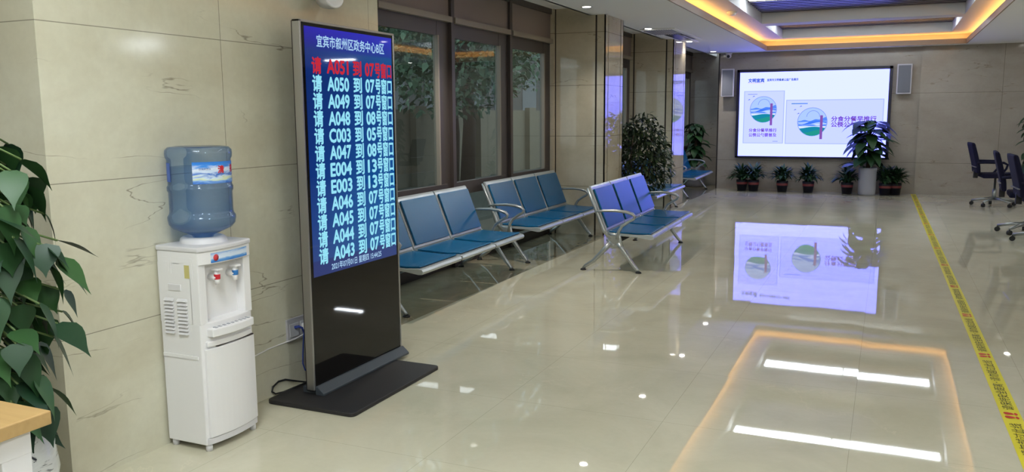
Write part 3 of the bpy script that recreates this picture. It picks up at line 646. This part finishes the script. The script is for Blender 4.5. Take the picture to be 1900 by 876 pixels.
# ================================================================== YELLOW FLOOR TAPE
ta = thing('floor_tape', 'yellow warning tape with black and red printing along the floor', 'tape', (.470, 9.1, 0), 0)
ang = math.atan2(.136, 11.63)
def tx_(y): return .593 - (y - 4.37) * .136 / 11.63
m = MB(); vs_ = [m.bm.verts.new((tx_(y) + d - .470, y - 9.1, .0012)) for y, d in ((1.6, -.042), (1.6, .042), (16.19, .042), (16.19, -.042))]; m.bm.faces.new(vs_)
strip = m.build('tape_strip', pmat('tape_yellow', srgb(222, 210, 24), .32), ta)
blk, red = MB(), MB(); 
def put(mb_, body, y, size, width, bold):
    me = text_mesh(body, size, bold); xs = [v.co.x for v in me.vertices]; ysv = [v.co.y for v in me.vertices]; k = width / (max(xs) - min(xs)); xm = min(xs); ym = (min(ysv) + max(ysv)) / 2
    for v in me.vertices: v.co.x = (v.co.x - xm) * k; v.co.y -= ym
    M = Matrix.Translation((tx_(y) - .470, y - 9.1, .0022)) @ Matrix.Rotation(ang, 4, 'Z') @ Matrix(((0, -1, 0, 0), (1, 0, 0, 0), (0, 0, 1, 0), (0, 0, 0, 1)))
    me.transform(M); mb_.bm.from_mesh(me); bpy.data.meshes.remove(me)
y = 4.315 - 3 * 1.07
while y < 15.6:
    if y > 1.7:
        put(red, '!!', y, .075, .090, .003); put(blk, '请保持安全距离', y + .130, .054, .42, 0); put(blk, '·', y + .570, .05, .012, .001); put(blk, '请勿越过此线', y + .605, .054, .40, 0)
    y += 1.07
blk.build('black_print', pmat('tape_black', srgb(34, 36, 20), .5), ta, normals=False); red.build('red_print', pmat('tape_red', srgb(196, 36, 26), .5), ta, normals=False)

# ================================================================== BIG LED SCREEN AND SPEAKERS
SX0, SX1, SZa, SZb, SY = -2.625, .022, .600, 2.225, 16.20
ls = thing('led_screen', 'large lit white wall screen with round landscape pictures on the back wall', 'screen', ((SX0 + SX1) / 2, YB, .60))
lx, lz = (SX0 + SX1) / 2, .60; F = .052
b = MB()
for bx in ((SX0, SX1, SZb - F, SZb), (SX0, SX1, SZa, SZa + F * .6), (SX0, SX0 + F, SZa, SZb), (SX1 - F, SX1, SZa, SZb)):
    b.box(bx[0] - lx, bx[1] - lx, -.075, -.002, bx[2] - lz, bx[3] - lz, 0, .004)
b.build('frame', pmat('screen_frame', srgb(28, 28, 52), .4), ls)
def smat(n, r, g, b_, k=1.0):
    c_ = srgb(r, g, b_); return MATS.get(n) or emat(n, (c_[0], c_[1], c_[2] * (4.2 if n in ('scr_white', 'scr_panel', 'scr_edge') else 1.35), 1), k * E_SCREEN)
scn = MB().box(SX0 + F - lx, SX1 - F - lx, -.05, -.045, SZa + F * .6 - lz, SZb - F - lz).build('picture', smat('scr_white', 230, 242, 255, 1.0), ls)
def srect(name, x0, x1, z0, z1, mat, k=1):
    y = -.050 - .0022 * k
    m = MB(); m.bm.faces.new([m.bm.verts.new((x - lx, y, z - lz)) for x, z in ((x0, z0), (x1, z0), (x1, z1), (x0, z1))]); return m.build(name, mat, scn)
def stext(body, x, z, size, mat, width, bold=.002, k=3):
    return text('printed_text', body, size, mat, scn, FY(x - lx, -.050 - .0022 * k, z - lz), bold, 1, 'LEFT', width)
PP = smat('scr_panel', 206, 219, 250, 1.0); PE = smat('scr_edge', 176, 192, 236, 1.0)
srect('poster_edge', -2.49, -1.765, .868, 1.832, PE, 1); srect('poster', -2.475, -1.78, .880, 1.820, PP, 2)
srect('poster_edge', -1.735, -.09, .862, 1.662, PE, 1); srect('poster', -1.72, -.105, .876, 1.648, PP, 2)
def emblem(cx_, cz_, R):
    def band(name, zf, mat, k):
        m = MB(); n = 26; top = []; bot_ = []
        for i in range(n + 1):
            u = -1 + 2 * i / n; lo, hi = zf(u); c_ = math.sqrt(max(0, 1 - u * u)); lo = max(lo, -c_); hi = min(hi, c_)
            if hi < lo: hi = lo
            top.append(m.bm.verts.new((cx_ + u * R - lx, -.050 - .0022 * k, cz_ + hi * R - lz))); bot_.append(m.bm.verts.new((cx_ + u * R - lx, -.050 - .0022 * k, cz_ + lo * R - lz)))
        for i in range(n):
            try: m.bm.faces.new((bot_[i], bot_[i + 1], top[i + 1], top[i]))
            except ValueError: pass
        m.build(name, mat, scn)
    band('round_picture', lambda u: (-1, 1), smat('emb_sky', 176, 206, 246, 1.0), 3)
    band('hill_band', lambda u: (-.12 + .10 * math.sin(3 * u), .02 + .10 * math.sin(4 * u + 1) + .12 * u), smat('emb_blue', 70, 130, 232, .9), 4)
    band('hill_band', lambda u: (.02 + .05 * u, .10 + .22 * max(0, u) + .04 * math.sin(9 * u)), smat('emb_blue2', 96, 150, 236, .9), 4)
    band('mist_band', lambda u: (-.44, -.24 + .06 * math.sin(5 * u)), smat('emb_mist', 206, 220, 250, 1.2), 4)
    band('hill_band', lambda u: (-.30, -.22 + .04 * math.sin(7 * u + 2)), smat('emb_blue2', 96, 150, 236, .9), 5)
    band('green_field', lambda u: (-1, -.42 + .08 * math.sin(2.4 * u + 1.2)), smat('emb_green', 28, 150, 160, .85), 5)
    band('green_field', lambda u: (-1, -.66 + .10 * math.sin(3 * u)), smat('emb_green2', 40, 166, 136, .85), 6)
    for r0, x_, z_ in ((.98, 0, 0), (.42, .05, .35)):
        m = MB(); A = []
        for i in range(33):
            a = PI * i / 32 * (1 if r0 < .9 else 2); A.append([m.bm.verts.new((cx_ + (x_ + rr * math.cos(a)) * R - lx, -.050 - .0022 * 6, cz_ + (z_ + rr * math.sin(a)) * R - lz)) for rr in (r0, r0 + .035)])
        for p, q in zip(A, A[1:]): m.bm.faces.new((p[0], q[0], q[1], p[1]))
        m.build('thin_ring', smat('emb_line', 130, 158, 214, .9), scn)
    srect('red_post', cx_ + .52 * R, cx_ + .70 * R, cz_ - 1.22 * R, cz_ + .46 * R, smat('emb_red', 150, 96, 170, .8), 7)
emblem(-2.135, 1.492, .238); emblem(-1.268, 1.262, .255)
TXT = smat('scr_text', 132, 86, 170, .8); TXB = smat('scr_blue', 40, 90, 150, .8); TXG = smat('scr_grey', 96, 120, 160, .8)
stext('文明宜宾', -2.424, 1.995, .075, TXB, .29, .003); stext('宜宾市文明餐桌公益广告展示', -2.087, 2.010, .048, TXG, .55)
srect('orange_line', -2.424, -2.13, 1.972, 1.977, smat('scr_orange', 236, 176, 150, 1), 3)
stext('分食分餐早推行', -2.385, 1.085, .070, TXT, .50, .002); stext('公筷公勺要普及', -2.385, .998, .070, TXT, .50, .002)
stext('分食分餐早推行', -.95, 1.278, .098, TXT, .75, .003); stext('公筷公勺要普及', -.95, 1.178, .098, TXT, .75, .003)
srect('small_caption', -2.42, -2.25, 1.768, 1.776, TXG, 3); srect('small_caption', -1.64, -1.36, 1.585, 1.600, smat('scr_teal', 60, 140, 176, .8), 3); srect('small_caption', -1.95, -1.86, .905, .912, TXG, 3)
for (x, z) in ((-2.42, 1.66), (-2.34, 1.72), (-1.60, 1.47), (-1.50, 1.53), (-1.54, 1.40)):
    m = MB(); m.bm.faces.new([m.bm.verts.new((x + a - lx, -.050 - .0066, z + c_ - lz)) for a, c_ in ((0, 0), (.05, .016), (.028, .026), (.012, .012))]); m.build('bird_mark', TXG, scn)
def speaker(x, label):
    r = thing('wall_speaker', label, 'speaker', (x, YB, 1.735))
    w_ = .118
    b = MB().prism([(-w_, -.16), (w_, -.16), (w_ - .02, -.002), (-w_ + .02, -.002)], 2, 0, .51, 0, .006); b.build('cabinet', pmat('speaker_white', srgb(196, 194, 204), .45), r)
    MB().box(-w_ + .02, w_ - .02, -.167, -.158, .022, .488, 0, .003).build('grille', pmat('speaker_mesh', srgb(112, 116, 128), .6), r)
    return r
speaker(-2.785, 'white wall speaker left of the big screen'); speaker(.205, 'white wall speaker right of the big screen')

# ================================================================== PLANTS
def bush(m, rng, n, h, spread, L, W, z0, up=.9, bend=1.2, stems=None, prof=(.15, .8, 1, .8, .4, 0)):
    """blades rising from one crown at height z0 and arching outwards"""
    for k in range(n):
        a = rng.uniform(0, 2 * PI); t_ = rng.random(); e = spread * (.25 + .75 * t_)
        hh = h * (1 - .55 * t_) * rng.uniform(.55, 1.0); base = Vector((rng.uniform(-.03, .03), rng.uniform(-.03, .03), z0))
        p = base + Vector((math.cos(a) * e * .6, math.sin(a) * e * .6, hh * .62))
        if stems is not None: stems.tube([base, (base + p) / 2 + Vector((0, 0, .02)), p], .004, 4)
        d = Vector((math.cos(a) * (.35 + t_), math.sin(a) * (.35 + t_), up * (1 - .6 * t_)))
        m.leaf(p, d, Vector((-d.x * .3, -d.y * .3, 1)), L * rng.uniform(.75, 1.15), W * rng.uniform(.8, 1.15), rng.uniform(.4, bend), prof)
M_pot = pmat('pot_black', srgb(30, 30, 44), .5); M_band = pmat('pot_band_red', srgb(132, 62, 64), .5)
def small_plant(x, y, label, seed):
    r = thing('potted_plant', label, 'potted plant', (x, y, 0), 0, 'small potted plants below the big screen')
    MB().lathe([(0, 0), (.078, 0), (.094, .11), (.097, .11), (.104, .20), (.098, .205), (.092, .195), (.0, .19)], seg=22).build('pot', M_pot, r)
    MB().lathe([(.0955, .115), (.0975, .118), (.1025, .162), (.101, .164)], seg=22).build('red_band', M_band, r)
    MB().lathe([(0, .192), (.06, .195), (.091, .19)], seg=16).build('soil', M_soil, r)
    rng = random.Random(seed); m, s_ = MB(), MB()
    bush(m, rng, 120, .36, .22, .20, .050, .185, .95, 1.5, s_)
    for q in m.bm.verts: q.co.y = min(q.co.y, YB - .03 - y)
    for q in s_.bm.verts: q.co.y = min(q.co.y, YB - .03 - y)
    m.build('leaves', M_leaf, r, normals=False); s_.build('stems', M_leaf, r)
SP = [(-2.44, 15.94, 'leftmost small plant of the row, half behind its neighbour'), (-2.225, 15.9, 'second small plant from the left below the screen corner'), (-1.715, 15.88, 'small plant in banded pot, third from the left below the screen'),
      (-1.265, 15.88, 'small plant in banded pot, fourth from the left, alone under the screen middle'), (-.615, 15.86, 'small plant in banded pot just left of the big white planter'), (.0, 15.86, 'small plant in banded pot just right of the big white planter'), (.16, 15.95, 'rightmost small plant of the row, half hidden against the wall')]
for i, (x, y, lb) in enumerate(SP): small_plant(x, y, lb, 20 + i)
# tall broad leaf plant in the white drum planter in front of the screen
def broad_plant(x, y, label, seed, H_, potmat, potR=.145, potH=.48, n=54, L=.34, W=.20, spread=.33):
    r = thing('broad_leaf_plant', label, 'potted plant', (x, y, 0))
    k = potR / .145; q = potH / .48
    MB().lathe([(0, 0), (.125 * k, 0), (.140 * k, .03 * q), (.145 * k, .10 * q), (.145 * k, .40 * q), (.150 * k, .43 * q), (.150 * k, .475 * q), (.138 * k, .48 * q), (.132 * k, .45 * q), (0, .44 * q)], seg=32).build('planter', potmat, r)
    MB().lathe([(0, .445 * q), (.132 * k, .452 * q)], seg=20).build('soil', M_soil, r)
    MB().tube([(0, 0, potH * .9), (.01, 0, H_ * .6), (0, .01, H_ - .15)], [.035, .035, .025], 8).build('moss_pole', M_bark, r)
    rng = random.Random(seed); m, s_ = MB(), MB()
    for j in range(n):
        a = rng.uniform(0, 2 * PI); z = potH + .02 + (H_ - potH - .10) * (j / n) ** .85; e = spread * rng.uniform(.4, 1) * (1 - .30 * (j / n))
        p = Vector((math.cos(a) * e * .75, math.sin(a) * e * .75, z + rng.uniform(.0, .06)))
        s_.tube([(0, 0, z - .08), p * .5 + Vector((0, 0, z * .5)), p], .006, 5)
        d = Vector((math.cos(a), math.sin(a), rng.uniform(-.25, .25)))
        m.leaf(p - d * .1, d, (0, 0, 1), L * rng.uniform(.7, 1.1), W * rng.uniform(.7, 1.1), rng.uniform(.5, 1.2), (.35, .95, 1, .8, .45, 0))
    m.build('leaves', M_leaf, r, normals=False); s_.build('stems', M_leaf, r)
M_drum = pmat('planter_white', srgb(168, 170, 182), .35); M_drum2 = pmat('planter_grey', srgb(120, 116, 122), .35)
broad_plant(-.29, 15.72, 'tall broad leaf plant in a round white planter in front of the big screen', 5, 1.36, M_drum, n=64, L=.40, W=.23, spread=.44)
broad_plant(-3.44, 16.52, 'broad leaf plant in a grey pot behind the farthest bench', 9, 1.30, M_drum2, potR=.19, potH=.40, n=70, L=.30, W=.15, spread=.32)
broad_plant(2.15, 15.1, 'leafy floor plant behind the dark office chairs at the right edge', 12, 1.50, M_drum2, n=90, L=.26, W=.15, spread=.45)
# bushy small leaved tree between bench and pillar
r = thing('potted_tree', 'bushy small leaved indoor tree behind the standing bench, beside the first pillar', 'potted tree', (-2.90, 10.42, 0))
MB().lathe([(0, 0), (.14, 0), (.185, .26), (.195, .30), (.18, .30), (.172, .27), (0, .26)], seg=28).build('pot', M_drum2, r)
MB().lathe([(0, .262), (.172, .268)], seg=18).build('soil', M_soil, r)
rng = random.Random(31); m, s_ = MB(), MB()
for j in range(7):
    a = 2 * PI * j / 7; s_.tube([(0, 0, .26), (.05 * math.cos(a), .05 * math.sin(a), .5), (.20 * math.cos(a), .20 * math.sin(a), .85), (.30 * math.cos(a + .3), .30 * math.sin(a + .3), 1.15)], [.014, .012, .008, .004], 6)
for j in range(2300):
    while True:
        p = Vector((rng.uniform(-1, 1), rng.uniform(-1, 1), rng.uniform(-1, 1)))
        if p.length < 1 and (p.length > .45 or rng.random() < .35): break
    p = Vector((p.x * .44 * (1 - .15 * p.z), p.y * .34 * (1 - .15 * p.z), .88 + p.z * .54)); p += Vector((0, 0, .05 * math.sin(9 * p.x + 7 * p.y)))
    m.leaf(p, (p.x + rng.uniform(-.5, .5), p.y + rng.uniform(-.5, .5), rng.uniform(-.5, .25)), (rng.uniform(-.5, .5), rng.uniform(-.5, .5), 1), rng.uniform(.06, .10), rng.uniform(.026, .04), .5, (.2, 1, .8, 0))
for q in m.bm.verts:
    q.co.y = min(q.co.y, .33)
    if q.co.x < -.09: q.co.y = max(q.co.y, -.355)
m.build('leaves', M_leaftree, r, normals=False); s_.build('stems', M_bark, r)
# pothos in a brush painted white pot at the left edge
PX, PY = -2.55, 1.60
r = thing('potted_pothos', 'large leaved pothos in a white brush painted pot at the left edge', 'potted plant', (PX, PY, 0))
m = bpy.data.materials.new('painted_ceramic'); m.use_nodes = True; t = NT(m); b = t.n['Principled BSDF']
P = t.add('ShaderNodeTexCoord').outputs['Object']; mp = t.add('ShaderNodeMapping'); mp.inputs['Scale'].default_value = (3, 3, 8); mp.inputs['Rotation'].default_value = (.5, .4, 0); t.l.new(P, mp.inputs[0])
n_ = t.noise(mp.outputs[0], 3.2, 3, .7, 1.2)
t.l.new(t.ramp(n_, [(0, srgb(34, 36, 44)), (.36, srgb(50, 54, 62)), (.41, srgb(206, 208, 208)), (1, srgb(226, 228, 228))]), b.inputs['Base Color']); b.inputs['Roughness'].default_value = .15
MB().lathe([(0, 0), (.13, 0), (.135, .03), (.19, .16), (.215, .28), (.205, .38), (.175, .44), (.19, .465), (.18, .47), (.165, .44), (0, .43)], seg=48).build('pot', m, r)
MB().lathe([(0, .432), (.165, .438)], seg=20).build('soil', M_soil, r)
MB().tube([(0, 0, .4), (0, 0, .9), (0, .0, 1.34)], [.045, .045, .04], 10).build('moss_pole', M_bark, r)
rng = random.Random(4); m, s_ = MB(), MB(); HP = (.35, .95, 1.0, .86, .62, .34, .12, 0)
for j in range(430):
    a = rng.uniform(0, 2 * PI); z = rng.uniform(.34, 1.36); rad = (.12 + .17 * math.sin(PI * min(1, max(0, (z - .30) / 1.18)))) * rng.uniform(.30, 1.0)
    p = Vector((math.cos(a) * rad, math.sin(a) * rad, z)); s_.tube([(0.03 * math.cos(a), .03 * math.sin(a), z + .04), p * .55 + Vector((0, 0, z * .45 + .05)), p], .0035, 5)
    a += rng.uniform(-.9, .9); d = Vector((math.cos(a) * .6, math.sin(a) * .6, rng.uniform(-1.4, -.2)))
    m.leaf(p, d, Vector((math.cos(a), math.sin(a), .8)), rng.uniform(.09, .16), rng.uniform(.075, .115), rng.uniform(.1, .6), HP, .12)
m.build('leaves', M_leafbig, r, normals=False); s_.build('stems', pmat('vine_stem', srgb(88, 110, 60), .5), r)

# ================================================================== SMALL TABLE AT THE LEFT EDGE
TX1, TY1, TZ = -1.80, 1.305, .708
r = thing('side_table', 'table corner with pale wooden top on white painted legs in the left foreground', 'table', (TX1 - .5, TY1 - .4, 0))
m = bpy.data.materials.new('pale_wood'); m.use_nodes = True; t = NT(m); b = t.n['Principled BSDF']
P = t.add('ShaderNodeTexCoord').outputs['Object']; mp = t.add('ShaderNodeMapping'); mp.inputs['Scale'].default_value = (3, 40, 40); t.l.new(P, mp.inputs[0])
t.l.new(t.mix(t.noise(mp.outputs[0], 1.5, 4), srgb(182, 150, 100), srgb(162, 130, 82)), b.inputs['Base Color']); b.inputs['Roughness'].default_value = .4
MB().box(-.5, .5, -.4, .4, TZ - .034, TZ, 0, .003).build('tabletop', m, r)
MB().box(-.47, .462, -.38, .37, TZ - .10, TZ - .0345, 0, .002).build('apron', M_white2, r)
for sx_ in (-.43, .42):
    for sy_ in (-.35, .33): MB().box(sx_ - .035, sx_ + .04, sy_ - .035, sy_ + .04, 0, TZ - .095, 0, .003).build('leg', M_white2, r)

# ================================================================== OFFICE CHAIRS AT THE RIGHT EDGE
def office_chair(label):
    r = thing('office_chair', label, 'chair', (0, 0, 0), 0, 'dark blue office chairs at the right edge')
    MB().prism([(-.21, .43), (.24, .44), (.27, .465), (.24, .505), (-.21, .495)], 1, -.24, .24, 0, .02).build('seat', M_navy, r)
    P = [(-.235, .50), (-.245, .62), (-.29, .80), (-.335, .955), (-.375, .965), (-.385, .94), (-.345, .78), (-.305, .62), (-.29, .50)]
    bk_ = MB().prism(P, 1, -.225, .225, 0, .022).build('backrest', M_navy, r)
    MB().box(-.318, -.30, -.228, .228, .592, .602).build('silver_strip', M_silver, bk_)
    MB().prism([(-.30, .42), (-.24, .42), (-.24, .54), (-.30, .54)], 1, -.03, .03, 0, .006).build('back_bracket', M_black, r)
    for y in (-.275, .275):
        a = MB(); a.tube([(-.29, y * .86, .66), (-.20, y, .672), (.05, y, .668), (.10, y, .64), (.085, y, .58), (.03, y, .50), (-.02, y * .8, .455)], [.02, .022, .022, .022, .02, .02, .02], 8, flat=(1.2, .8)); a.build('armrest', M_navy, r)
    MB().tube([(0, 0, .10), (0, 0, .26), (0, 0, .261), (0, 0, .44)], [.028, .028, .016, .016], 12).build('gas_column', M_chrome, r)
    b = MB()
    for k in range(5):
        a = 2 * PI * k / 5 + .3; b.tube([(0, 0, .115), (.16 * math.cos(a), .16 * math.sin(a), .10), (.30 * math.cos(a), .30 * math.sin(a), .07)], [.026, .020, .015], 8)
    b.build('star_base', M_chrome, r)
    for k in range(5):
        a = 2 * PI * k / 5 + .3; cx_, cy_ = .30 * math.cos(a), .30 * math.sin(a)
        w_ = MB(); w_.tube([(cx_ - .02 * math.sin(a), cy_ + .02 * math.cos(a), .028), (cx_ + .02 * math.sin(a), cy_ - .02 * math.cos(a), .028)], .028, 12).tube([(cx_, cy_, .03), (cx_, cy_, .07)], .009, 6); w_.build('caster', M_black, r)
    return r
oc = office_chair('dark blue office chair farthest from the viewer, seen whole in profile'); oc.location = (1.52, 14.55, 0); oc.rotation_euler = (0, 0, math.radians(4))
dup(oc, (1.53, 11.3, 0), math.radians(-3), 'middle dark blue office chair at the right edge')
dup(oc, (1.60, 10.5, 0), math.radians(2), 'dark blue office chair nearest the viewer, cut by the right edge')
